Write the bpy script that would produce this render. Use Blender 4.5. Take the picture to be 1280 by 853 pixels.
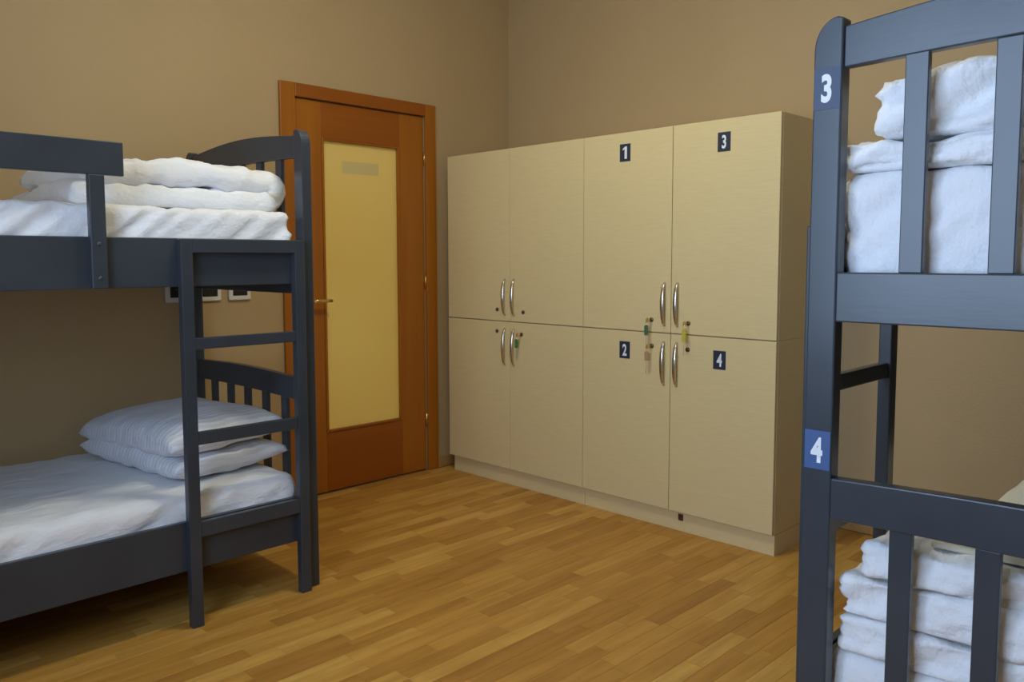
import bpy, bmesh, math, random
from mathutils import Vector, Matrix, noise
random.seed(7)
for o in list(bpy.data.objects): bpy.data.objects.remove(o)
scene = bpy.context.scene
col = scene.collection

# ------------------------------------------------------------------ camera
CX, CY, CZ = 3.67, -3.645, 1.227
YAW, PITCH, ROLL = math.radians(44.98), math.radians(-4.466), math.radians(-0.117)
FPX = 1019.9
cam_d = bpy.data.cameras.new('camera'); cam = bpy.data.objects.new('camera', cam_d); col.objects.link(cam)
fw = Vector((-math.sin(YAW)*math.cos(PITCH), math.cos(YAW)*math.cos(PITCH), math.sin(PITCH)))
rt = Vector((math.cos(YAW), math.sin(YAW), 0)); up = rt.cross(fw)
r2 = rt*math.cos(ROLL)+up*math.sin(ROLL); u2 = -rt*math.sin(ROLL)+up*math.cos(ROLL)
M = Matrix.Identity(4)
for i in range(3):
    M[i][0] = r2[i]; M[i][1] = u2[i]; M[i][2] = -fw[i]; M[i][3] = (CX, CY, CZ)[i]
cam.matrix_world = M
cam_d.sensor_width = 36.0; cam_d.lens = 36.0*FPX/1280.0; cam_d.shift_y = -22.46/1280.0
cam_d.clip_start = 0.02
scene.camera = cam

# ------------------------------------------------------------------ world, window light, exposure
ROOM_X, ROOM_Y, ROOM_Z = 4.05, -4.15, 3.0
WIN = (1.95, 3.40, 0.82, 2.45)             # window opening in wall_front: x0, x1, z0, z1
world = bpy.data.worlds.new('world'); scene.world = world; world.use_nodes = True
bg = world.node_tree.nodes['Background']; bg.inputs[0].default_value = (0.55, 0.74, 1.0, 1); bg.inputs[1].default_value = 2.2
for W_, E_ in ((WIN, 58),):
    ld = bpy.data.lights.new('window_daylight', 'AREA'); ld.shape = 'RECTANGLE'
    ld.size = W_[1]-W_[0]; ld.size_y = W_[3]-W_[2]; ld.energy = E_; ld.color = (0.51, 0.70, 1.0)
    lo = bpy.data.objects.new('window_daylight', ld); col.objects.link(lo)
    lo.location = ((W_[0]+W_[1])/2, ROOM_Y-0.30, (W_[2]+W_[3])/2); lo.rotation_euler = (math.radians(90), 0, 0)
# ceiling lamp (above the frame): a dome that shines down and, less, to the sides
LAMP_C = (1.0, 0.96, 0.74); LAMP_P = (1.70, -1.88, 2.80)
lp = bpy.data.lights.new('ceiling_lamp_dome', 'POINT'); lp.energy = 18; lp.color = LAMP_C; lp.shadow_soft_size = 0.13
lpo = bpy.data.objects.new('ceiling_lamp_dome', lp); col.objects.link(lpo); lpo.location = LAMP_P
la = bpy.data.lights.new('ceiling_lamp_base', 'AREA'); la.shape = 'DISK'; la.size = 0.32; la.energy = 9.5; la.color = LAMP_C
lao = bpy.data.objects.new('ceiling_lamp_base', la); col.objects.link(lao); lao.location = (LAMP_P[0], LAMP_P[1], LAMP_P[2]-0.02)
vs = scene.view_settings
vs.view_transform = 'Standard'; vs.look = 'None'; vs.gamma = 1.0; vs.use_curve_mapping = False; vs.exposure = 0.0

# ------------------------------------------------------------------ materials
def nm(name, color, rough=0.5, metal=0.0, spec=0.5):
    m = bpy.data.materials.new(name); m.use_nodes = True
    b = m.node_tree.nodes['Principled BSDF']
    b.inputs['Base Color'].default_value = (*color, 1); b.inputs['Roughness'].default_value = rough
    b.inputs['Metallic'].default_value = metal; b.inputs['Specular IOR Level'].default_value = spec
    return m, m.node_tree.nodes, m.node_tree.links, b
def coords(n, l, scale, kind='Object'):
    tc = n.new('ShaderNodeTexCoord'); mp = n.new('ShaderNodeMapping'); mp.inputs['Scale'].default_value = scale
    l.new(tc.outputs[kind], mp.inputs['Vector']); return mp.outputs['Vector']
def noise_tex(n, l, vec, scale, detail=3, rough=0.5):
    t = n.new('ShaderNodeTexNoise'); t.inputs['Scale'].default_value = scale
    t.inputs['Detail'].default_value = detail; t.inputs['Roughness'].default_value = rough
    l.new(vec, t.inputs['Vector']); return t.outputs['Fac']
def ramp(n, l, fac, stops):
    r = n.new('ShaderNodeValToRGB'); e = r.color_ramp.elements
    while len(e) < len(stops): e.new(0.5)
    for k, (p, c) in enumerate(stops): e[k].position = p; e[k].color = (*c, 1)
    l.new(fac, r.inputs['Fac']); return r.outputs['Color']
def bump(n, l, b, h, strength, dist=0.002):
    bp = n.new('ShaderNodeBump'); bp.inputs['Strength'].default_value = strength; bp.inputs['Distance'].default_value = dist
    l.new(h, bp.inputs['Height']); l.new(bp.outputs['Normal'], b.inputs['Normal'])

def wall_mat():
    m, n, l, b = nm('beige_wallpaper', (0.44, 0.335, 0.205), 0.6, spec=0.3)
    v = coords(n, l, (1, 1, 1))
    f = noise_tex(n, l, v, 1.3, 3)
    l.new(ramp(n, l, f, [(0.3, (0.465, 0.328, 0.165)), (0.7, (0.495, 0.350, 0.180))]), b.inputs['Base Color'])
    bump(n, l, b, noise_tex(n, l, v, 90, 4, 0.65), 0.35, 0.003)
    return m
def paint_mat():
    m, n, l, b = nm('grey_blue_paint', (0.036, 0.042, 0.05), 0.28, spec=0.48)
    v = coords(n, l, (1, 1, 1))
    f = noise_tex(n, l, v, 6, 4)
    l.new(ramp(n, l, f, [(0.3, (0.036, 0.044, 0.055)), (0.7, (0.046, 0.055, 0.068))]), b.inputs['Base Color'])
    bump(n, l, b, noise_tex(n, l, coords(n, l, (14, 90, 90)), 1.5, 3), 0.12, 0.001)
    return m
def wood_mat(name, c0, c1, sc, rough=0.38):
    m, n, l, b = nm(name, c0, rough)
    v = coords(n, l, sc)
    f = noise_tex(n, l, v, 1.0, 6, 0.6)
    l.new(ramp(n, l, f, [(0.3, c0), (0.7, c1)]), b.inputs['Base Color'])
    bump(n, l, b, f, 0.05, 0.001)
    return m
def laminate_mat():
    m, n, l, b = nm('cream_laminate', (0.70, 0.58, 0.34), 0.42)
    v = coords(n, l, (14, 14, 160))
    f = noise_tex(n, l, v, 1.0, 4)
    l.new(ramp(n, l, f, [(0.25, (0.70, 0.56, 0.29)), (0.75, (0.745, 0.605, 0.32))]), b.inputs['Base Color'])
    bump(n, l, b, f, 0.06, 0.001)
    return m
def cloth_mat(name, c=(0.82, 0.82, 0.84), stripes=False):
    m, n, l, b = nm(name, c, 0.85, spec=0.15)
    b.inputs['Sheen Weight'].default_value = 0.15
    v = coords(n, l, (1, 1, 1))
    h = noise_tex(n, l, v, 9, 5, 0.55)
    h2 = noise_tex(n, l, coords(n, l, (26, 8, 16)), 1.0, 4, 0.6)
    sm = n.new('ShaderNodeMath'); sm.operation = 'ADD'; l.new(h, sm.inputs[0]); l.new(h2, sm.inputs[1])
    bump(n, l, b, sm.outputs[0], 0.55, 0.02)
    if stripes:
        w = n.new('ShaderNodeTexWave'); w.wave_type = 'BANDS'; w.bands_direction = 'X'; w.inputs['Scale'].default_value = 14
        l.new(v, w.inputs['Vector'])
        l.new(ramp(n, l, w.outputs['Fac'], [(0.42, (c[0]*0.86, c[1]*0.86, c[2]*0.86)), (0.58, c)]), b.inputs['Base Color'])
        rr = n.new('ShaderNodeMapRange'); rr.inputs['To Min'].default_value = 0.45; rr.inputs['To Max'].default_value = 0.85
        l.new(w.outputs['Fac'], rr.inputs['Value']); l.new(rr.outputs['Result'], b.inputs['Roughness'])
    return m
def ribbed_mat():
    m, n, l, b = nm('cream_ribbed_cloth', (0.74, 0.68, 0.52), 0.9, spec=0.1)
    v = coords(n, l, (1, 1, 1))
    w = n.new('ShaderNodeTexWave'); w.bands_direction = 'Y'; w.inputs['Scale'].default_value = 40
    l.new(v, w.inputs['Vector']); bump(n, l, b, w.outputs['Fac'], 0.5, 0.004)
    return m
def plank_mat(island):
    m, n, l, b = nm('laminate_floor_island' if island else 'laminate_floor', (0.4, 0.2, 0.06), 0.45, spec=0.3)
    if island:
        g = n.new('ShaderNodeNewGeometry'); rnd = g.outputs['Random Per Island']
    else:
        g = n.new('ShaderNodeObjectInfo'); rnd = g.outputs['Random']
    tc = n.new('ShaderNodeTexCoord')
    ml = n.new('ShaderNodeMath'); ml.operation = 'MULTIPLY'; ml.inputs[1].default_value = 37.0; l.new(rnd, ml.inputs[0])
    cb = n.new('ShaderNodeCombineXYZ'); l.new(ml.outputs[0], cb.inputs[0]); l.new(ml.outputs[0], cb.inputs[1])
    ad = n.new('ShaderNodeVectorMath'); ad.operation = 'ADD'; l.new(tc.outputs['Object'], ad.inputs[0]); l.new(cb.outputs[0], ad.inputs[1])
    mp = n.new('ShaderNodeMapping'); mp.inputs['Scale'].default_value = (30, 3.0, 1); l.new(ad.outputs[0], mp.inputs['Vector'])
    f = noise_tex(n, l, mp.outputs['Vector'], 1.0, 4, 0.55)
    base = ramp(n, l, rnd, [(0.0, (0.425, 0.196, 0.036)), (0.3, (0.495, 0.242, 0.045)), (0.65, (0.550, 0.281, 0.056)), (1.0, (0.640, 0.362, 0.084))])
    gr = ramp(n, l, f, [(0.36, (0.82, 0.78, 0.72)), (0.62, (1.03, 1.03, 1.03))])
    mx = n.new('ShaderNodeMix'); mx.data_type = 'RGBA'; mx.blend_type = 'MULTIPLY'; mx.inputs[0].default_value = 1.0
    l.new(base, mx.inputs[6]); l.new(gr, mx.inputs[7]); l.new(mx.outputs[2], b.inputs['Base Color'])
    return m
WALL = wall_mat(); PAINT = paint_mat(); LAM = laminate_mat()
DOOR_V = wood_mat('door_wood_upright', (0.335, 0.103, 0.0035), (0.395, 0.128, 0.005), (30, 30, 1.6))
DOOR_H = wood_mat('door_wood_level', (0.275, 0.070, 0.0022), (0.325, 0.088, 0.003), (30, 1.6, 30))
BASEW = wood_mat('baseboard_wood', (0.36, 0.19, 0.06), (0.45, 0.25, 0.09), (20, 2, 20))
SHEET = cloth_mat('white_sheet'); DUVET = cloth_mat('white_duvet', (0.84, 0.84, 0.85)); SATIN = cloth_mat('striped_satin', (0.80, 0.81, 0.86), True)
PILW = cloth_mat('dim_lit_pillow_cloth', (0.78, 0.75, 0.62)); RIB = ribbed_mat()  # white pillow cloth with the dim warm light under the bunk put into its colour
PLANK = plank_mat(False); PLANK_I = plank_mat(True)
CEIL = nm('white_ceiling_paint', (0.80, 0.79, 0.75), 0.8)[0]
GLASS = nm('frosted_yellow_glass', (0.88, 0.66, 0.235), 0.30)[0]
_gn, _gl = GLASS.node_tree.nodes, GLASS.node_tree.links
_tr = _gn.new('ShaderNodeBsdfTranslucent'); _tr.inputs['Color'].default_value = (0.88, 0.68, 0.20, 1)
_mx = _gn.new('ShaderNodeMixShader'); _mx.inputs[0].default_value = 0.25
_gl.new(_gn['Principled BSDF'].outputs[0], _mx.inputs[1]); _gl.new(_tr.outputs[0], _mx.inputs[2]); _gl.new(_mx.outputs[0], _gn['Material Output'].inputs['Surface'])
SIGN_BACK = nm('sign_seen_through_glass', (0.68, 0.55, 0.235), 0.4)[0]
CHROME = nm('satin_chrome', (0.72, 0.69, 0.62), 0.22, 1.0)[0]
BRASS = nm('brass', (0.72, 0.50, 0.20), 0.28, 1.0)[0]
DARKMETAL = nm('dark_lock_metal', (0.16, 0.11, 0.06), 0.35, 0.8)[0]
BLACK = nm('black_plastic', (0.012, 0.012, 0.014), 0.4)[0]
WHITEP = nm('white_plastic', (0.74, 0.72, 0.66), 0.4)[0]
GREEN = nm('green_plastic', (0.03, 0.20, 0.06), 0.4)[0]
DKGREEN = nm('dark_green_plastic', (0.06, 0.16, 0.08), 0.4)[0]
YELLOW = nm('yellow_plastic', (0.55, 0.47, 0.06), 0.4)[0]
CLEARISH = nm('pale_brown_plastic', (0.42, 0.28, 0.17), 0.4)[0]
BOLT = nm('dull_steel_bolt', (0.10, 0.10, 0.11), 0.45, 0.7)[0]
NAVY = nm('navy_sticker', (0.022, 0.030, 0.055), 0.5)[0]
BLUE = nm('blue_sticker', (0.050, 0.105, 0.26), 0.45)[0]
BLUE_D = nm('muted_blue_sticker', (0.042, 0.062, 0.115), 0.45)[0]
WHITE_INK = nm('white_numeral', (0.80, 0.82, 0.85), 0.5)[0]
BROWN = nm('brown_plastic', (0.06, 0.022, 0.012), 0.4)[0]

# ------------------------------------------------------------------ helpers
def link(name, me, mat, parent=None, loc=(0, 0, 0)):
    o = bpy.data.objects.new(name, me); col.objects.link(o)
    if mat is not None and not me.materials: me.materials.append(mat)
    o.location = loc
    if parent is not None: o.parent = parent
    return o
def mesh_from(bm, name, smooth=False):
    me = bpy.data.meshes.new(name); bm.normal_update(); bm.to_mesh(me); bm.free()
    if smooth:
        for p in me.polygons: p.use_smooth = True
    return me
def tag(o, label, cat, group=None):
    o['label'] = label; o['category'] = cat
    if group: o['group'] = group
    return o
def empty(name, loc, rz=0.0):
    o = bpy.data.objects.new(name, None); col.objects.link(o); o.location = loc; o.rotation_euler = (0, 0, rz); o.empty_display_size = 0.1
    return o
def add_box(bm, x0, x1, y0, y1, z0, z1):
    vs_ = [bm.verts.new((x, y, z)) for z in (z0, z1) for y in (y0, y1) for x in (x0, x1)]
    for f in ((0, 2, 3, 1), (4, 5, 7, 6), (0, 1, 5, 4), (2, 6, 7, 3), (0, 4, 6, 2), (1, 3, 7, 5)):
        bm.faces.new([vs_[i] for i in f])
    return vs_
def bevel(bm, w, seg=2):
    if w > 0: bmesh.ops.bevel(bm, geom=list(bm.edges), offset=w, segments=seg, profile=0.5, affect='EDGES')
def box(name, b, mat, parent=None, bev=0.003, seg=2, origin=None):
    bm = bmesh.new(); o = origin or (0, 0, 0)
    add_box(bm, b[0]-o[0], b[1]-o[0], b[2]-o[1], b[3]-o[1], b[4]-o[2], b[5]-o[2]); bevel(bm, bev, seg)
    return link(name, mesh_from(bm, name), mat, parent, o)
def prism(name, pts, axis, a0, a1, mat, parent=None, bev=0.003):
    """outline pts in the two other axes (x,z for axis y; y,z for axis x) extruded along axis"""
    bm = bmesh.new()
    def P(p, a): return (p[0], a, p[1]) if axis == 'y' else (a, p[0], p[1])
    A = [bm.verts.new(P(p, a0)) for p in pts]; B = [bm.verts.new(P(p, a1)) for p in pts]
    bm.faces.new(A); bm.faces.new(B[::-1]); n = len(pts)
    for i in range(n): bm.faces.new((A[i], B[i], B[(i+1) % n], A[(i+1) % n]))
    bmesh.ops.recalc_face_normals(bm, faces=bm.faces)
    if bev > 0:
        ed = [e for e in bm.edges if len(e.link_faces) == 2 and e.calc_face_angle() > 0.5]
        bmesh.ops.bevel(bm, geom=ed, offset=bev, segments=2, profile=0.5, affect='EDGES')
    return link(name, mesh_from(bm, name), mat, parent)
def tube(name, pts, rad, mat, parent=None, seg=10, flat=(1, 1), loc=(0, 0, 0)):
    """tube through pts; rad a number or list"""
    bm = bmesh.new(); pts = [Vector(p) for p in pts]; rings = []
    for i, p in enumerate(pts):
        t = (pts[min(i+1, len(pts)-1)]-pts[max(i-1, 0)]).normalized()
        a = Vector((1, 0, 0)) if abs(t.x) < 0.9 else Vector((0, 1, 0))
        s = t.cross(a).normalized(); a = s.cross(t).normalized()
        r = rad[i] if isinstance(rad, (list, tuple)) else rad
        rings.append([bm.verts.new(p+a*r*flat[0]*math.cos(2*math.pi*k/seg)+s*r*flat[1]*math.sin(2*math.pi*k/seg)) for k in range(seg)])
    for A, B in zip(rings, rings[1:]):
        for k in range(seg): bm.faces.new((A[k], A[(k+1) % seg], B[(k+1) % seg], B[k]))
    bm.faces.new(rings[0][::-1]); bm.faces.new(rings[-1])
    bmesh.ops.recalc_face_normals(bm, faces=bm.faces)
    return link(name, mesh_from(bm, name, True), mat, parent, loc)
def numeral(ch, height, xscale, fat=0.0):
    """flat numeral as a mesh with its centre at the origin, in the local x-z plane facing -y"""
    if ch == '1':       # bold figure one: a stem with a slanted flag
        w, h = height*0.19, height/2
        pts = [(-w*0.25, -h), (w*1.05, -h), (w*1.05, h), (w*0.05, h), (-w*1.25, h*0.66), (-w*1.25, h*0.36), (-w*0.25, h*0.60)]
        me = bpy.data.meshes.new('numeral'); me.from_pydata([(x, 0, z) for x, z in pts], [], [tuple(range(len(pts)))]); return me
    cu = bpy.data.curves.new('numeral', 'FONT'); cu.body = ch; cu.size = 1.0; cu.offset = fat; cu.extrude = 0.0; cu.resolution_u = 5
    to = bpy.data.objects.new('tmp', cu); col.objects.link(to)
    dg = bpy.context.evaluated_depsgraph_get(); me = bpy.data.meshes.new_from_object(to.evaluated_get(dg))
    bpy.data.objects.remove(to); me.materials.clear()
    xs = [v.co.x for v in me.vertices]; ys = [v.co.y for v in me.vertices]
    cx, cy, k = (min(xs)+max(xs))/2, (min(ys)+max(ys))/2, height/(max(ys)-min(ys))
    for v in me.vertices: v.co = Vector(((v.co.x-cx)*k*xscale, 0, (v.co.y-cy)*k))
    return me
def fbm(p, seed, sc=1.0, oct_=3):
    return noise.fractal(Vector((p[0]*sc+seed*13.7, p[1]*sc-seed*7.1, p[2]*sc+seed*3.3)), 1.0, 2.0, oct_)
def rounded_block(name, sx, sy, sz, r, n, mat, loc, seed, wr=0.006, crease=0.004, sag=0.0, freq=3.2, layers=0, groove=0.010, top_cut=0.0, cf=8.5):
    """soft block (mattress): base centre at the origin, with sheet creases"""
    bm = bmesh.new(); nx, ny, nz = n; idx = {}
    def vert(i, j, k):
        if (i, j, k) in idx: return idx[(i, j, k)]
        p = Vector(((i/nx-0.5)*sx, (j/ny-0.5)*sy, (k/nz-0.5)*sz))
        q = Vector((max(-sx/2+r, min(sx/2-r, p.x)), max(-sy/2+r, min(sy/2-r, p.y)), max(-sz/2+r, min(sz/2-r, p.z))))
        d = p-q; nr = d.normalized() if d.length > 1e-6 else Vector((0, 0, 1))
        if d.length > 1e-6: p = q+nr*r
        w = wr*fbm(p, seed, freq)
        # tension creases in the sheet, running slantwise down the sides
        s = p.y*1.0+p.x*0.9-p.z*1.5
        c = noise.ridged_multi_fractal(Vector((s*cf+seed, p.z*1.3, p.x*0.6+p.y*0.4)), 1.0, 2.0, 2, 1.0, 2.0)
        w += crease*(c-0.9)*(1.0 if k < nz else 0.45)
        if layers and abs(nr.z) < 0.9:      # the edges of the folded layers show on the ends, faintly on the front
            zz = (p.z/sz+0.5)*layers+0.18*fbm((p.x*2, p.y*2, 0), seed+4, 2.0)
            side = 1.0 if abs(nr.x) > 0.6 else (0.25 if nr.y < 0 else 0.8)
            w -= groove*side*max(0.0, 1-abs(zz-round(zz))*5)*(0 < round(zz) < layers)
        if top_cut: w += top_cut*(0.5+0.5*math.sin(p.x*38+6*fbm((p.x, p.y, 0), seed, 2)))*max(0, 1-abs(p.z/sz-0.42)*6)
        if k == 0: w = 0
        p = p+nr*w
        if sag and k > nz*0.5: p.z -= sag*max(0, 1-(p.x/(sx/2))**2)
        idx[(i, j, k)] = bm.verts.new((p.x, p.y, p.z+sz/2)); return idx[(i, j, k)]
    def quad(a, b, c, d): bm.faces.new((vert(*a), vert(*b), vert(*c), vert(*d)))
    for i in range(nx):
        for j in range(ny):
            quad((i, j, nz), (i+1, j, nz), (i+1, j+1, nz), (i, j+1, nz)); quad((i, j, 0), (i, j+1, 0), (i+1, j+1, 0), (i+1, j, 0))
    for i in range(nx):
        for k in range(nz):
            quad((i, 0, k), (i+1, 0, k), (i+1, 0, k+1), (i, 0, k+1)); quad((i, ny, k), (i, ny, k+1), (i+1, ny, k+1), (i+1, ny, k))
    for j in range(ny):
        for k in range(nz):
            quad((0, j, k), (0, j, k+1), (0, j+1, k+1), (0, j+1, k)); quad((nx, j, k), (nx, j+1, k), (nx, j+1, k+1), (nx, j, k+1))
    return link(name, mesh_from(bm, name, True), mat, None, loc)
def resample(pts, step):
    out = []
    for a, b in zip(pts, pts[1:]):
        a, b = Vector(a), Vector(b); n = max(1, int((b-a).length/step))
        out += [a+(b-a)*i/n for i in range(n)]
    out.append(Vector(pts[-1])); return out
def serpentine(length, layers, t, gap=0.0, stagger=()):
    """centre line (u,v) of a cloth folded `layers` times; folds alternate at u=+ and u=-; the first fold is at u=+"""
    pts = []; h = t+gap
    for k in range(layers):
        z = t/2+k*h; s = stagger[k] if k < len(stagger) else 0.0
        u0, u1 = -length/2+h/2, length/2-h/2
        run = [(u0+s if k == 0 else u0, z), (u1-(s if k == layers-1 and k % 2 == 0 else 0), z)]
        if k % 2: run = [(u1, z), (u0+s, z)]
        pts += run
        if k < layers-1:
            c = run[-1]; sg = 1 if k % 2 == 0 else -1
            for a in range(1, 8):
                th = -math.pi/2+math.pi*a/8; pts.append((c[0]+sg*math.cos(th)*h/2, z+h/2+math.sin(th)*h/2))
    return pts
def folded_cloth(name, path, t, width, mat, loc, rz, seed, axis='y', wr=0.008, edge=0.045, tilt=0.0, skew=0.0, crease=0.006):
    """thick ribbon along path (plane of `axis` and z) swept across `width`; the side edges thin out into soft rims"""
    P = resample(path, 0.015); n = len(P); nrm = []
    for i in range(n):
        d = (P[min(i+1, n-1)]-P[max(i-1, 0)]).normalized(); nrm.append(Vector((-d.y, d.x)))
    ns = max(14, int(width/0.015)); bm = bmesh.new(); rows = []
    for s in range(ns+1):
        f = s/ns; f = 0.5-0.5*math.cos(math.pi*f) if 0 else f
        w = (f-0.5)*width; e = min(1.0, (width/2-abs(w))/edge)
        th = t/2*(0.50+0.50*math.sqrt(max(0, 1-(1-e)**2)))
        plus, minus = [], []
        for i in range(n):
            c, m = P[i], nrm[i]
            ee = min(1.0, min(i, n-1-i)*0.015/edge); te = th*(0.55+0.45*math.sqrt(max(0, 1-(1-ee)**2)))
            wob = 0.012*fbm((w*1.0, c.x*2, i*0.01), seed+3, 2.5)
            for sg, lst in ((1, plus), (-1, minus)):
                p = c+m*sg*te
                q3 = Vector((w, p.x, p.y))
                dd = wr*fbm((w, p.x, p.y+sg*0.3), seed, 4.0)+crease*(noise.ridged_multi_fractal(Vector((w*2.2+p.x*5+seed, p.x*2.0-w*4.5, p.y*5)), 1.0, 2.0, 2, 1.0, 2.0)-0.9)*0.6
                dd += 0.016*(1-min(1.0, e*0.40))*(noise.ridged_multi_fractal(Vector((i*0.015*9+seed*2, w*2.0, sg*0.7)), 1.0, 2.0, 3, 1.0, 2.0)-0.9)
                p = p+m*sg*dd*min(1, te/(t/2)+0.1)
                ww = w*(1+0.02*fbm((0.3, p.x, p.y*3), seed+9, 3.0))+wob+skew*p.y
                z = max(0.0012, p.y+tilt*w)
                lst.append(bm.verts.new((ww, p.x, z) if axis == 'y' else (p.x, ww, z)))
        rows.append(plus+minus[::-1])
    L = 2*n
    for A, B in zip(rows, rows[1:]):
        for k in range(L): bm.faces.new((A[k], A[(k+1) % L], B[(k+1) % L], B[k]))
    for R_ in (rows[0], rows[-1]):
        for i in range(n-1): bm.faces.new((R_[i], R_[i+1], R_[L-2-i], R_[L-1-i]))
    bmesh.ops.recalc_face_normals(bm, faces=bm.faces)
    o = link(name, mesh_from(bm, name, True), mat, None, loc); o.rotation_euler = (0, 0, rz); return o
def pillow(name, sx, sy, h, mat, loc, rot, seed, flatten=0.35, wr=0.008, n=44):
    """cushion with pinched corners, lying in x-y; the underside is flatter than the top"""
    bm = bmesh.new(); grid = {}
    for side in (1, -1):
        for i in range(n+1):
            for j in range(n+1):
                u, v = 2*i/n-1, 2*j/n-1; edge = i in (0, n) or j in (0, n)
                if edge and side == -1: grid[(side, i, j)] = grid[(1, i, j)]; continue
                bow = 0.05
                x = u*sx/2*(1-bow*(1-v*v)*u*u); y = v*sy/2*(1-bow*(1-u*u)*v*v)
                t = max(0, (1-abs(u)**3.4)*(1-abs(v)**3.4))**0.40
                z = side*h*t*(1-flatten if side == 1 else flatten)
                rim = 1-t
                z += wr*fbm((x, y, side), seed, 5.0)*(0.35+t) if not edge else 0.012*fbm((x, y, 0), seed, 4.0)
                z += wr*0.8*rim*math.sin(42*(x if abs(v) > abs(u) else y)+5*fbm((x, y, 1), seed, 3))*min(1, t*2.5)
                grid[(side, i, j)] = bm.verts.new((x, y, z))
    for side in (1, -1):
        for i in range(n):
            for j in range(n):
                q = [grid[(side, i, j)], grid[(side, i+1, j)], grid[(side, i+1, j+1)], grid[(side, i, j+1)]]
                bm.faces.new(q if side == 1 else q[::-1])
    zmin = min(v.co.z for v in bm.verts)
    o = link(name, mesh_from(bm, name, True), mat, None, loc); o.rotation_euler = rot; return o

# ------------------------------------------------------------------ room shell
def wall(name, boxes, mat=WALL):
    bm = bmesh.new()
    for b in boxes: add_box(bm, *b)
    o = link(name, mesh_from(bm, name), mat); o['kind'] = 'structure'; return o
T = 0.15
DY0, DY1, DZ = -1.502, -0.675, 2.036                      # door opening in wall_left
floor = wall('floor', [(-T, ROOM_X+T, ROOM_Y-T, T, -0.15, -0.002)], BASEW)
ceiling = wall('ceiling', [(-T, ROOM_X+T, ROOM_Y-T, T, ROOM_Z, ROOM_Z+0.15)], CEIL)
wall('wall_left', [(-T, 0, ROOM_Y, DY0, -0.002, ROOM_Z), (-T, 0, DY1, 0, -0.002, ROOM_Z), (-T, 0, DY0, DY1, DZ, ROOM_Z)])
wall('wall_back', [(-T, ROOM_X+T, 0, T, -0.002, ROOM_Z)])
wall('wall_right', [(ROOM_X, ROOM_X+T, ROOM_Y, 0, -0.002, ROOM_Z)])
wall('wall_front', [(a, b, ROOM_Y-T, ROOM_Y, c, d) for a, b, c, d in (
    (-T, WIN[0], -0.002, ROOM_Z), (WIN[1], ROOM_X+T, -0.002, ROOM_Z), (WIN[0], WIN[1], -0.002, WIN[2]), (WIN[0], WIN[1], WIN[3], ROOM_Z))])
# window behind the camera
for wn, W_ in (('window_1', WIN),):
    win = box(wn, (W_[0], W_[1], ROOM_Y-0.11, ROOM_Y-0.05, W_[2], W_[2]+0.05), WHITEP, None, 0.004); win['kind'] = 'structure'
    wm = (W_[0]+W_[1])/2
    for b in ((W_[0], W_[1], W_[3]-0.05, W_[3]), (W_[0], W_[0]+0.05, W_[2]+0.05, W_[3]-0.05), (W_[1]-0.05, W_[1], W_[2]+0.05, W_[3]-0.05), (wm-0.03, wm+0.03, W_[2]+0.05, W_[3]-0.05)):
        box('window_frame', (b[0], b[1], ROOM_Y-0.11, ROOM_Y-0.05, b[2], b[3]), WHITEP, win, 0.004)
    box('window_sill', (W_[0]-0.06, W_[1]+0.06, ROOM_Y-0.04, ROOM_Y+0.12, W_[2]-0.035, W_[2]-0.001), WHITEP, win, 0.004)
# baseboards
def baseboard(name, b):
    o = box(name, b, BASEW, None, 0.004); o['kind'] = 'structure'
baseboard('baseboard_left', (0.0, 0.014, -0.600, -0.015, 0, 0.062))
baseboard('baseboard_left_front', (0.0, 0.014, ROOM_Y+0.02, -1.588, 0, 0.062))
baseboard('baseboard_back', (0.0, ROOM_X, -0.014, 0.0, 0, 0.062))

# floor strips: each strip of the laminate is a piece; those in view are parts, the rest one part
SW, GAP = 0.0645, 0.0006
lens = [0.27, 0.34, 0.42, 0.50]
def strip_mesh(L):
    bm = bmesh.new(); add_box(bm, -SW/2+GAP/2, SW/2-GAP/2, -L/2+GAP/2, L/2-GAP/2, -0.004, 0.0)
    es = [e for e in bm.edges if all(v.co.z > -0.001 for v in e.verts)]
    bmesh.ops.bevel(bm, geom=es, offset=0.0004, segments=1, affect='EDGES')
    return mesh_from(bm, 'plank')
smesh = {L: strip_mesh(L) for L in lens}
def project(p):
    d = Vector(p)-Vector((CX, CY, CZ)); z = d.dot(fw)
    if z < 0.1: return None
    return (640+FPX*d.dot(r2)/z, 404-FPX*d.dot(u2)/z, z)
strips = []; i = 0; rs = random.Random(11)
x = 0.016+SW/2
while x < ROOM_X-0.01:
    y = -0.016-rs.random()*0.4; y0 = -0.016
    if y0-y > 0.1: strips.append((x, (y0+y)/2, y0-y))
    while y > ROOM_Y+0.6:
        L = rs.choice(lens); strips.append((x, y-L/2, L)); y -= L
    strips.append((x, (y+ROOM_Y)/2, y-ROOM_Y)); x += SW
def score(s):
    q = project((s[0], s[1], 0))
    if s[2] not in smesh or not q or not (-30 < q[0] < 1010 and 560 < q[1] < 890): return 0
    if s[0] < 2.2 and s[1] > -0.55: return 0
    return s[2]/q[2]**3*(0.4 if s[0] < 0.7 else 1)
order = sorted(strips, key=score, reverse=True)
near = [s for s in order[:300] if score(s) > 0]; rest = [s for s in strips if s not in set(near)]
for s in near: link('plank', smesh[s[2]], PLANK, floor, (s[0], s[1], 0))
bm = bmesh.new()
for s in rest: add_box(bm, s[0]-SW/2+GAP/2, s[0]+SW/2-GAP/2, s[1]-s[2]/2+GAP/2, s[1]+s[2]/2-GAP/2, -0.004, 0.0)
o = link('plank_rows', mesh_from(bm, 'plank_rows'), PLANK_I, floor); o['kind'] = 'stuff'

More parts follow.
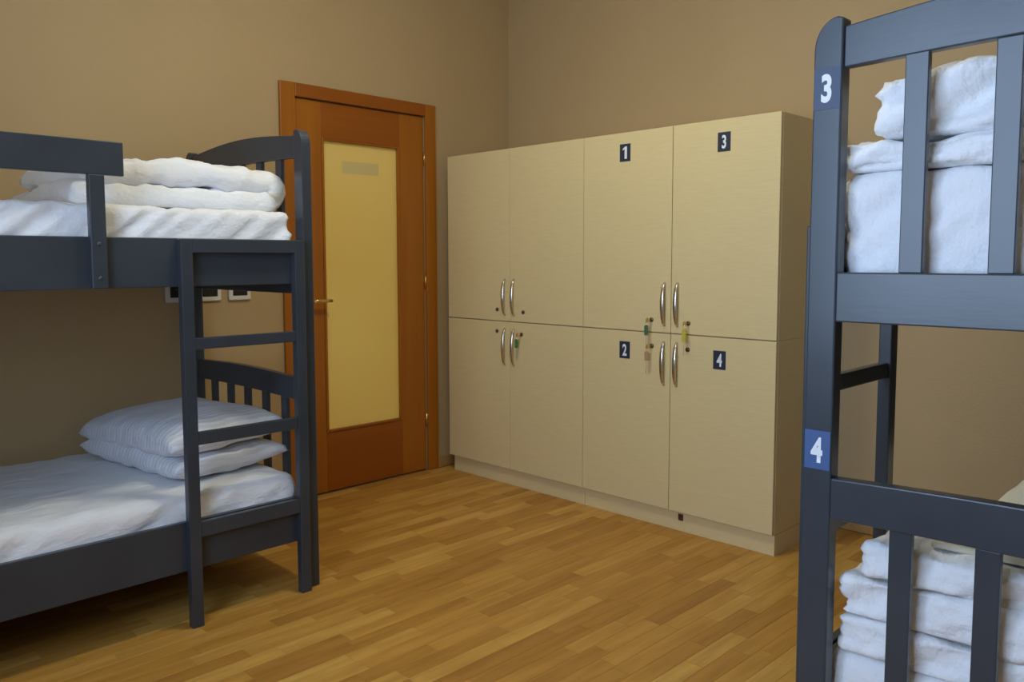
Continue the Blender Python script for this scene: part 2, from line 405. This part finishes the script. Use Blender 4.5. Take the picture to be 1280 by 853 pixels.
# ------------------------------------------------------------------ door
door = empty('door_1', (-0.02, -1.0885, 0.0)); door['kind'] = 'structure'; DO = Vector(door.location)
def dpart(name, b, mat, bev=0.002, parent=None):
    return box(name, (b[0]-DO.x, b[1]-DO.x, b[2]-DO.y, b[3]-DO.y, b[4], b[5]), mat, parent or door, bev)
L0, L1, G0, G1, GZ0, GZ1, LT = -1.497, -0.681, -1.344, -0.849, 0.319, 1.849, 2.031
dpart('stile', (-0.045, -0.004, L0, G0, 0.005, LT), DOOR_V)
dpart('stile', (-0.045, -0.004, G1, L1, 0.005, LT), DOOR_V)
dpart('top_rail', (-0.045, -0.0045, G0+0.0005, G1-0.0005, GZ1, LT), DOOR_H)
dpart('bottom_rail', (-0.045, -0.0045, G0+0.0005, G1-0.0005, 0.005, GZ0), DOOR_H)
pane = dpart('glass_pane', (-0.028, -0.020, G0, G1, GZ0, GZ1), GLASS, 0)
pl = dpart('paper_sign', (-0.0199, -0.0195, -1.211, -0.979, 1.680, 1.744), SIGN_BACK, 0, pane); pl['label'] = 'blank grey sign showing faintly through the glass'
for b, m in (((G0, G0+0.014, GZ0, GZ1), DOOR_V), ((G1-0.014, G1, GZ0, GZ1), DOOR_V), ((G0+0.014, G1-0.014, GZ0, GZ0+0.014), DOOR_H), ((G0+0.014, G1-0.014, GZ1-0.014, GZ1), DOOR_H)):
    dpart('glazing_bead', (-0.019, 0.001, b[0], b[1], b[2], b[3]), m, 0.004)
rose = tube('handle_rose', [(0.016, -1.435-DO.y, 1.016), (0.024, -1.435-DO.y, 1.016)], 0.024, BRASS, door, 20)
pts = [(0.022, -1.435), (0.050, -1.435), (0.066, -1.428), (0.070, -1.412), (0.070, -1.37), (0.069, -1.33)]
hd = tube('lever_handle', [(a+0.0, b-DO.y, 1.016) for a, b in pts], [0.009, 0.009, 0.010, 0.010, 0.0095, 0.008], BRASS, door, 12)
tube('keyhole_rose', [(0.016, -1.435-DO.y, 0.93), (0.021, -1.435-DO.y, 0.93)], 0.018, BRASS, door, 20)
for z in (0.30, 1.10, 1.80): tube('hinge', [(0.024, -0.679-DO.y, z-0.035), (0.024, -0.679-DO.y, z+0.035)], 0.006, BRASS, door, 10)
trim = empty('trim_1', (0, -1.0935, 0)); trim['kind'] = 'structure'
def tpart(name, b, mat): return box(name, (b[0], b[1], b[2]+1.0935, b[3]+1.0935, b[4], b[5]), mat, trim, 0.004)
tpart('casing_leg', (0.0002, 0.018, -1.584, DY0+0.002, 0, 2.10), DOOR_V)
tpart('casing_leg', (0.0002, 0.018, DY1-0.002, -0.603, 0, 2.10), DOOR_V)
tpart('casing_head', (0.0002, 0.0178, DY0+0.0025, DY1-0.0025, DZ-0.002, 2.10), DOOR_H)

tpart('light_block_side', (-0.149, -0.047, DY0+0.0005, DY0+0.03, 0, DZ-0.001), DOOR_V)  # unseen blocks behind the leaf, added to stop light leaking in round it
tpart('light_block_side', (-0.149, -0.047, DY1-0.03, DY1-0.0005, 0, DZ-0.001), DOOR_V)
tpart('light_block_head', (-0.149, -0.047, DY0+0.0305, DY1-0.0305, DZ-0.03, DZ-0.001), DOOR_H)
tpart('light_block_sill', (-0.149, -0.047, DY0+0.0305, DY1-0.0305, 0, 0.018), DOOR_H)

# ------------------------------------------------------------------ wall sockets
SOCK = [(-2.166, 'white wall socket with black insert, farthest from the door, half behind the bunk ladder'),
        (-2.018, 'white wall socket with black insert, the middle one of three under the upper bunk'),
        (-1.870, 'white wall socket with black insert, nearest the door')]
for y, lb in SOCK:
    r = empty('wall_socket', (0.0, y+0.056, 1.036))
    tag(r, lb, 'socket', 'wall sockets behind the left bunk')
    box('frame', (0.0005, 0.014, -0.056, 0.056, 0, 0.112), WHITEP, r, 0.006, 3)
    ins = box('socket_insert', (0.012, 0.0165, -0.036, 0.036, 0.022, 0.094), BLACK, r, 0.003)
    for dy in (-0.010, 0.010): tube('socket_hole', [(0.0160, dy, 0.058), (0.0168, dy, 0.058)], 0.0045, DARKMETAL, ins, 10)

# ------------------------------------------------------------------ lockers
LX = [0.090, 0.589, 1.100, 1.608, 2.114]; LY = -0.581; LZM, LZT, LZB = 0.896, 1.808, 0.093
def bow_handle(parent, x, z0, z1):
    n = 14; pts = []; rad = []
    for k in range(n+1):
        f = k/n; a = math.sin(math.pi*f)**0.45 if 0 < f < 1 else 0
        pts.append((x, -0.018-0.022*a, z0+(z1-z0)*f)); rad.append(0.0045+0.0035*math.sin(math.pi*f))
    h = tube('handle', pts, rad, CHROME, parent, 10, (1.35, 0.8)); return h
DOORS = {  # (unit column, row): doors as (x0, x1, hinge side, plate)
}
NAMES = {(0, 1): 'upper cream locker cabinet without numbers, nearest the room door',
         (0, 0): 'lower cream locker cabinet without numbers, standing by the room door',
         (1, 1): 'upper cream locker cabinet with number plates 1 and 3',
         (1, 0): 'lower cream locker cabinet with number plates 2 and 4'}
PLATE = {(2, 1): ('1', 1.348, 1.716), (3, 1): ('3', 1.860, 1.714), (2, 0): ('2', 1.355, 0.803), (3, 0): ('4', 1.856, 0.797)}
LOCK = {(0, 1): (0.497, 0.957), (1, 1): (0.692, 0.950), (0, 0): (0.495, 0.840), (1, 0): (0.680, 0.832),
        (2, 1): (1.505, 0.952), (3, 1): (1.700, 0.946), (2, 0): (1.509, 0.833), (3, 0): (1.698, 0.830)}
for u in (0, 1):
    for row in (0, 1):
        x0, x1 = LX[2*u], LX[2*u+2]; cx = (x0+x1)/2
        z0, z1 = (0.0, LZM-0.001) if row == 0 else (LZM, LZT)
        r = empty('locker_cabinet', (cx, LY+0.018, z0)); tag(r, NAMES[(u, row)], 'locker', 'locker cabinets along the back wall')
        e = 0.0008
        body = bmesh.new(); zb = LZB-0.004 if row == 0 else 0.0
        add_box(body, x0+e-cx, x1-e-cx, 0.0, -0.016-LY-0.018, zb, z1-z0); bevel(body, 0.001, 1)
        link('body', mesh_from(body, 'body'), LAM, r)
        if row == 0:
            box('plinth', (x0+e-cx+(0.018 if u == 0 else 0), x1-e-cx, 0.004, 0.02, 0.0, LZB-0.006), LAM, r, 0.001, 1)
            box('plinth_side', (x1-e-cx-0.018, x1-e-cx, 0.0205, -0.016-LY-0.018, 0.0, LZB-0.006), LAM, r, 0.001, 1) if u == 1 else box('plinth_side', (x0+e-cx+0.018, x0+e-cx+0.036, 0.0205, -0.016-LY-0.018, 0.0, LZB-0.006), LAM, r, 0.001, 1)
            if u == 1: c = box('plastic_clip', (1.649-cx, 1.674-cx, -0.001, 0.0038, 0.050, 0.080), BROWN, r, 0.002); c['label'] = 'small dark brown plastic clip on the plinth'
        for k in (0, 1):
            d = 2*u+k; a, b = LX[d], LX[d+1]
            dz0 = (LZB if row == 0 else LZM+0.0015)-z0; dz1 = (LZM-0.0035 if row == 0 else LZT)-z0
            dr = box('door', (a+0.0015-cx, b-0.0015-cx, -0.018, -0.0008, dz0, dz1), LAM, r, 0.0012, 1)
            hx = (b-0.034 if k == 0 else a+0.034)
            bow_handle(dr, hx-cx, (0.928 if row else 0.660)-z0, (1.122 if row else 0.857)-z0)
            lx, lz = LOCK[(d, row)]
            tube('lock', [(lx-cx, -0.0182, lz-z0), (lx-cx, -0.0225, lz-z0), (lx-cx, -0.0226, lz-z0)], [0.0105, 0.0095, 0.003], DARKMETAL, dr, 16)
            if (d, row) in PLATE:
                ch, px, pz = PLATE[(d, row)]
                p = box('number_plate', (px-0.030-cx, px+0.030-cx, -0.0192, -0.0181, pz-0.040-z0, pz+0.040-z0), NAVY, dr, 0)
                p['label'] = 'dark navy plate with white number ' + ch
                nme = numeral(ch, 0.056, 0.66, 0.03); dr2 = link('numeral', nme, WHITE_INK, r, (px-cx, -0.0197, pz-z0))
                dr2['label'] = 'white number ' + ch
# keys left in the locks
def key(name, lock, z_off, mat, label, taglen, swing=0.0):
    lx, lz = lock; r = empty(name, (lx, LY-0.006, lz)); tag(r, label, 'key', 'keys hanging in the locker locks')
    tube('blade', [(0, 0.0008, 0), (0, -0.020, 0)], 0.003, BRASS, r, 8)
    bm = bmesh.new()
    bmesh.ops.create_cone(bm, cap_ends=True, segments=14, radius1=0.011, radius2=0.011, depth=0.003, matrix=Matrix.Translation((0, -0.026, 0)) @ Matrix.Rotation(math.pi/2, 4, 'Y'))
    link('bow', mesh_from(bm, 'bow'), BRASS, r)
    ring = [(0.007*math.cos(a), -0.029, -0.015+0.010*math.sin(a)) for a in [2*math.pi*k/14 for k in range(15)]]
    tube('ring', ring, 0.0011, CHROME, r, 6)
    tg = prism('key_tag', [(-0.009, -0.024-taglen), (0.009, -0.024-taglen), (0.010, -0.030), (0.004, -0.022), (-0.004, -0.022), (-0.010, -0.030)], 'y', -0.032, -0.027, mat, r, 0.001)
    tg.location.x = swing
    st = tube('string', [(swing, -0.0295, -0.022-taglen), (swing+0.001, -0.0295, -0.06-taglen), (swing-0.002, -0.0295, -0.085-taglen)], 0.0012, CLEARISH, r, 6)
key('locker_key', LOCK[(1, 0)], 0, GREEN, 'small key with bright green tag in the lower left locker', 0.045, -0.006)
key('locker_key', LOCK[(2, 1)], 0, DKGREEN, 'small key with dark green tag hanging above plate 2', 0.045, -0.004)
key('locker_key', LOCK[(3, 1)], 0, YELLOW, 'small key with yellow tag hanging in locker 3', 0.055, 0.0)
key('locker_key', LOCK[(2, 0)], 0, CLEARISH, 'small key with pale brown tag in locker 2', 0.040, -0.006)

# ------------------------------------------------------------------ bunk bed (local: x from ladder side, y from ladder end)
BW, BL = 0.99, 2.0
def arc_pts(x0, x1, zend, rise, n=14): return [(x0+(x1-x0)*k/n, zend+rise*math.sin(math.pi*k/n)) for k in range(n+1)]
def build_bunk():
    r = empty('bunk_bed', (0, 0, 0)); ox, oy = BW/2, BL/2
    def B(name, b, bev=0.003, parent=r): return box(name, (b[0]-ox, b[1]-ox, b[2]-oy, b[3]-oy, b[4], b[5]), PAINT, parent, bev)
    def PR(name, pts, a0, a1, bev=0.003): return prism(name, [(p[0]-ox, p[1]) for p in pts], 'y', a0-oy, a1-oy, PAINT, r, bev)
    H, PW, PT = 1.70, 0.058, 0.038
    for end in (0, 1):
        ya, yb = (0, PT) if end == 0 else (BL-PT, BL)
        for side in (0, 1):
            R_ = 0.046; prof = [(0, 0), (0, H-0.062)]
            prof += [(R_-R_*math.cos(a), H-0.062+0.062*math.sin(a)) for a in [math.pi/2*k/8 for k in range(1, 9)]]
            prof += [(PW, H-0.004), (PW, 0)]
            if side: prof = [(BW-p[0], p[1]) for p in prof][::-1]
            PR('post', prof, ya, yb, 0.0035)
        def Y(a, b): return (a, b) if end == 0 else (BL-b, BL-a)
        xa, xb = PW-0.001, BW-PW+0.001
        PR('head_rail', arc_pts(xa, xb, 1.680, 0.028)+[(p[0], p[1]) for p in arc_pts(xa, xb, 1.600, 0.008)][::-1], *Y(0.008, 0.032))
        PR('end_rail', [(xa, 1.101), (xa, 1.200), (xb, 1.200), (xb, 1.101)], *Y(0.0015, 0.032))
        PR('head_rail', arc_pts(xa, xb, 0.782, 0.012)+[(p[0], p[1]) for p in arc_pts(xa, xb, 0.699, 0.006)][::-1], *Y(0.0015, 0.032))
        PR('end_rail', [(xa, 0.150), (xa, 0.250), (xb, 0.250), (xb, 0.150)], *Y(0.0015, 0.032))
        for k in range(5):
            c = 0.193+k*(BW-2*0.193)/4; y_ = Y(0.010, 0.026)
            B('slat', (c-0.021, c+0.021, y_[0], y_[1], 1.1995, 1.607), 0.002)
            B('slat', (c-0.021, c+0.021, y_[0], y_[1], 0.2495, 0.703), 0.002)
    for z0, z1 in ((0.190, 0.357), (1.140, 1.298)):
        B('side_rail', (0.002, 0.024, PT-0.002, BL-PT+0.002, z0, z1)); B('side_rail', (BW-0.024, BW-0.002, PT-0.002, BL-PT+0.002, z0, z1))
        B('bed_base', (0.0245, BW-0.0245, PT, BL-PT, z0+0.012, z0+0.030), 0.001)
    # ladder
    for ya in (0.052, 0.462): B('ladder_stile', (-0.030, 0.0015, ya, ya+0.040, 0, 1.296))
    for z0, z1, t in ((1.250, 1.296, 0.030), (0.933, 0.971, 0.027), (0.615, 0.658, 0.027), (0.303, 0.355, 0.027)):
        B('ladder_rung', (-t, 0.001 if z0 > 1 else -0.006, 0.0915, 0.4625, z0, z1))
    # guard rail
    g = B('guard_rail', (-0.024, 0.0, 0.665, 1.72, 1.482, 1.584))
    for ya in (0.722, 1.56):
        u = B('guard_upright', (-0.024, 0.0015, ya, ya+0.046, 1.142, 1.483))
        for z in (1.275, 1.172):
            tube('bolt', [(-0.0235-ox, ya+0.023-oy, z), (-0.026-ox, ya+0.023-oy, z), (-0.0270-ox, ya+0.023-oy, z)], [0.0070, 0.0060, 0.003], BOLT, u, 12)
    return r
def copy_tree(o, parent=None):
    c = o.copy(); col.objects.link(c); c.parent = parent
    for ch in o.children: copy_tree(ch, c)
    return c
bunk = build_bunk()
bunk2 = copy_tree(bunk)
# left bunk: ladder side faces +x, ladder end towards the door
LBX, LBY = 1.03, -2.035
bunk.location = (LBX-BW/2, LBY-BL/2, 0); bunk.rotation_euler = (0, 0, math.pi)
tag(bunk, 'dark grey wooden bunk bed along the left wall beside the door', 'bunk bed', 'grey wooden bunk beds')
RBX, RBY = 2.92, -2.04
bunk2.location = (RBX+BW/2, RBY+BL/2, 0)
tag(bunk2, 'grey blue wooden bunk bed on the right with numbers 3 and 4 on its post', 'bunk bed', 'grey wooden bunk beds')
def post_plate(ch, z0, z1, mat, h):
    p = box('number_plate', (-BW/2+0.0025, -BW/2+0.0555, -BL/2-0.0010, -BL/2-0.0001, z0, z1), mat, bunk2, 0); p['label'] = 'blue sticker behind the white number ' + ch
    n_ = link('numeral', numeral(ch, h, 0.66, 0.04), WHITE_INK, bunk2, (-BW/2+0.028, -BL/2-0.0016, (z0+z1)/2)); n_['label'] = 'white number ' + ch + ' on the post'
post_plate('3', 1.522, 1.604, BLUE_D, 0.056); post_plate('4', 0.797, 0.877, BLUE, 0.053)

# ------------------------------------------------------------------ bedding, left bunk
m = rounded_block('mattress', 0.915, 1.885, 0.19, 0.026, (44, 170, 14), SHEET, (LBX-BW/2+0.002, LBY-BL/2-0.005, 1.172), 2, 0.003, 0.018, cf=13.0)
tag(m, 'white sheeted mattress on the upper left bunk behind the guard rail', 'mattress', 'white sheeted mattresses'); m.scale.z = 1.20
m = rounded_block('mattress', 0.915, 1.885, 0.21, 0.040, (40, 84, 10), SHEET, (LBX-BW/2+0.002, LBY-BL/2-0.005, 0.222), 5, 0.010, 0.014)
tag(m, 'white sheeted mattress on the lower left bunk beneath the striped pillows', 'mattress', 'white sheeted mattresses'); m.scale.z = 1.03
d = folded_cloth('folded_duvet', serpentine(0.75, 2, 0.078, 0.0, (0, 0.03)), 0.090, 0.66, DUVET, (0.57, -2.472, 1.397), 0, 4, 'y', 0.016, 0.05, crease=0.022)
tag(d, 'thick white folded duvet on the upper left bunk', 'duvet')
p = pillow('pillow', 0.73, 0.47, 0.120, SATIN, (0.525, -2.325, 0.493), (0.0, 0.0, math.radians(7)), 3, 0.52)
tag(p, 'white striped pillow lying on the left mattress under another pillow', 'pillow', 'striped pillows on the lower left bunk')
p = pillow('pillow', 0.76, 0.48, 0.150, SATIN, (0.505, -2.320, 0.562), (0.05, -0.045, math.radians(5)), 8, 0.35)
tag(p, 'white striped pillow on top of the pair on the lower left bunk', 'pillow', 'striped pillows on the lower left bunk')

# ------------------------------------------------------------------ bedding, right bunk
RC = RBX+BW/2
m = rounded_block('mattress', 0.915, 1.885, 0.20, 0.030, (40, 84, 10), SHEET, (RC, RBY+BL/2-0.005, 1.172), 12, 0.006, 0.020)
tag(m, 'white sheeted mattress on the upper right bunk below the folded duvets', 'mattress', 'white sheeted mattresses'); m.scale.z = 1.12
m = rounded_block('mattress', 0.915, 1.885, 0.19, 0.035, (40, 84, 10), SHEET, (RC, RBY+BL/2-0.005, 0.222), 15, 0.005, 0.007)
tag(m, 'white sheeted mattress on the lower right bunk under the folded linen', 'mattress', 'white sheeted mattresses'); m.scale.z = 0.98
def pile(name, size, r, mat, loc, rz, seed, lb, cat, group=None, **kw):
    d = rounded_block(name, *size, r, (60, 34, 12), mat, loc, seed, **kw); d.rotation_euler = (0, 0, rz)
    return tag(d, lb, cat, group)
pile('folded_duvet', (0.915, 0.50, 0.060), 0.022, DUVET, (RC-0.004, -1.745, 1.399), 0.0, 21, 'thin white folded duvet directly on the upper right mattress', 'duvet', None, wr=0.020, crease=0.020, freq=6.0, layers=2)
pile('folded_duvet', (0.80, 0.46, 0.130), 0.030, DUVET, (RC+0.005, -1.760, 1.460), 0.0, 27, 'thick crumpled white duvet topmost on the upper right bunk', 'duvet', None, wr=0.032, crease=0.030, freq=5.0, layers=2, groove=0.008, top_cut=0.012)
zs = 0.410
for k, (h, w, dx, ry, lb) in enumerate(((0.082, 0.90, 0.0, 0.0, 'folded white linen at the bottom of the lower right pile'),
                                        (0.086, 0.89, 0.0, 0.012, 'folded white linen in the middle of the lower right pile'),
                                        (0.068, 0.84, 0.020, -0.012, 'folded white linen on top of the lower right pile'))):
    pile('folded_linen', (w, 0.40, h), 0.018, DUVET, (RC+dx, -1.775+0.004*k, zs), 0.06+ry, 31+k, lb, 'linen', 'folded linen on the lower right bunk', wr=0.016, crease=0.018, freq=6.0, layers=3, groove=0.009)
    zs += h+0.001
pile('folded_blanket', (0.70, 0.30, 0.018), 0.008, RIB, (RC+0.06, -1.76, zs), 0.05, 44, 'cream ribbed blanket lying over the lower right linen pile', 'blanket', None, wr=0.004, crease=0.001)
p = pillow('pillow', 0.76, 0.50, 0.24, PILW, (3.43, -1.10, 0.515), (0.0, 0.0, 0.03), 51, 0.35)
tag(p, 'plump white pillow, dim warm light painted into its cloth, on the lower right bunk behind the linen pile', 'pillow')
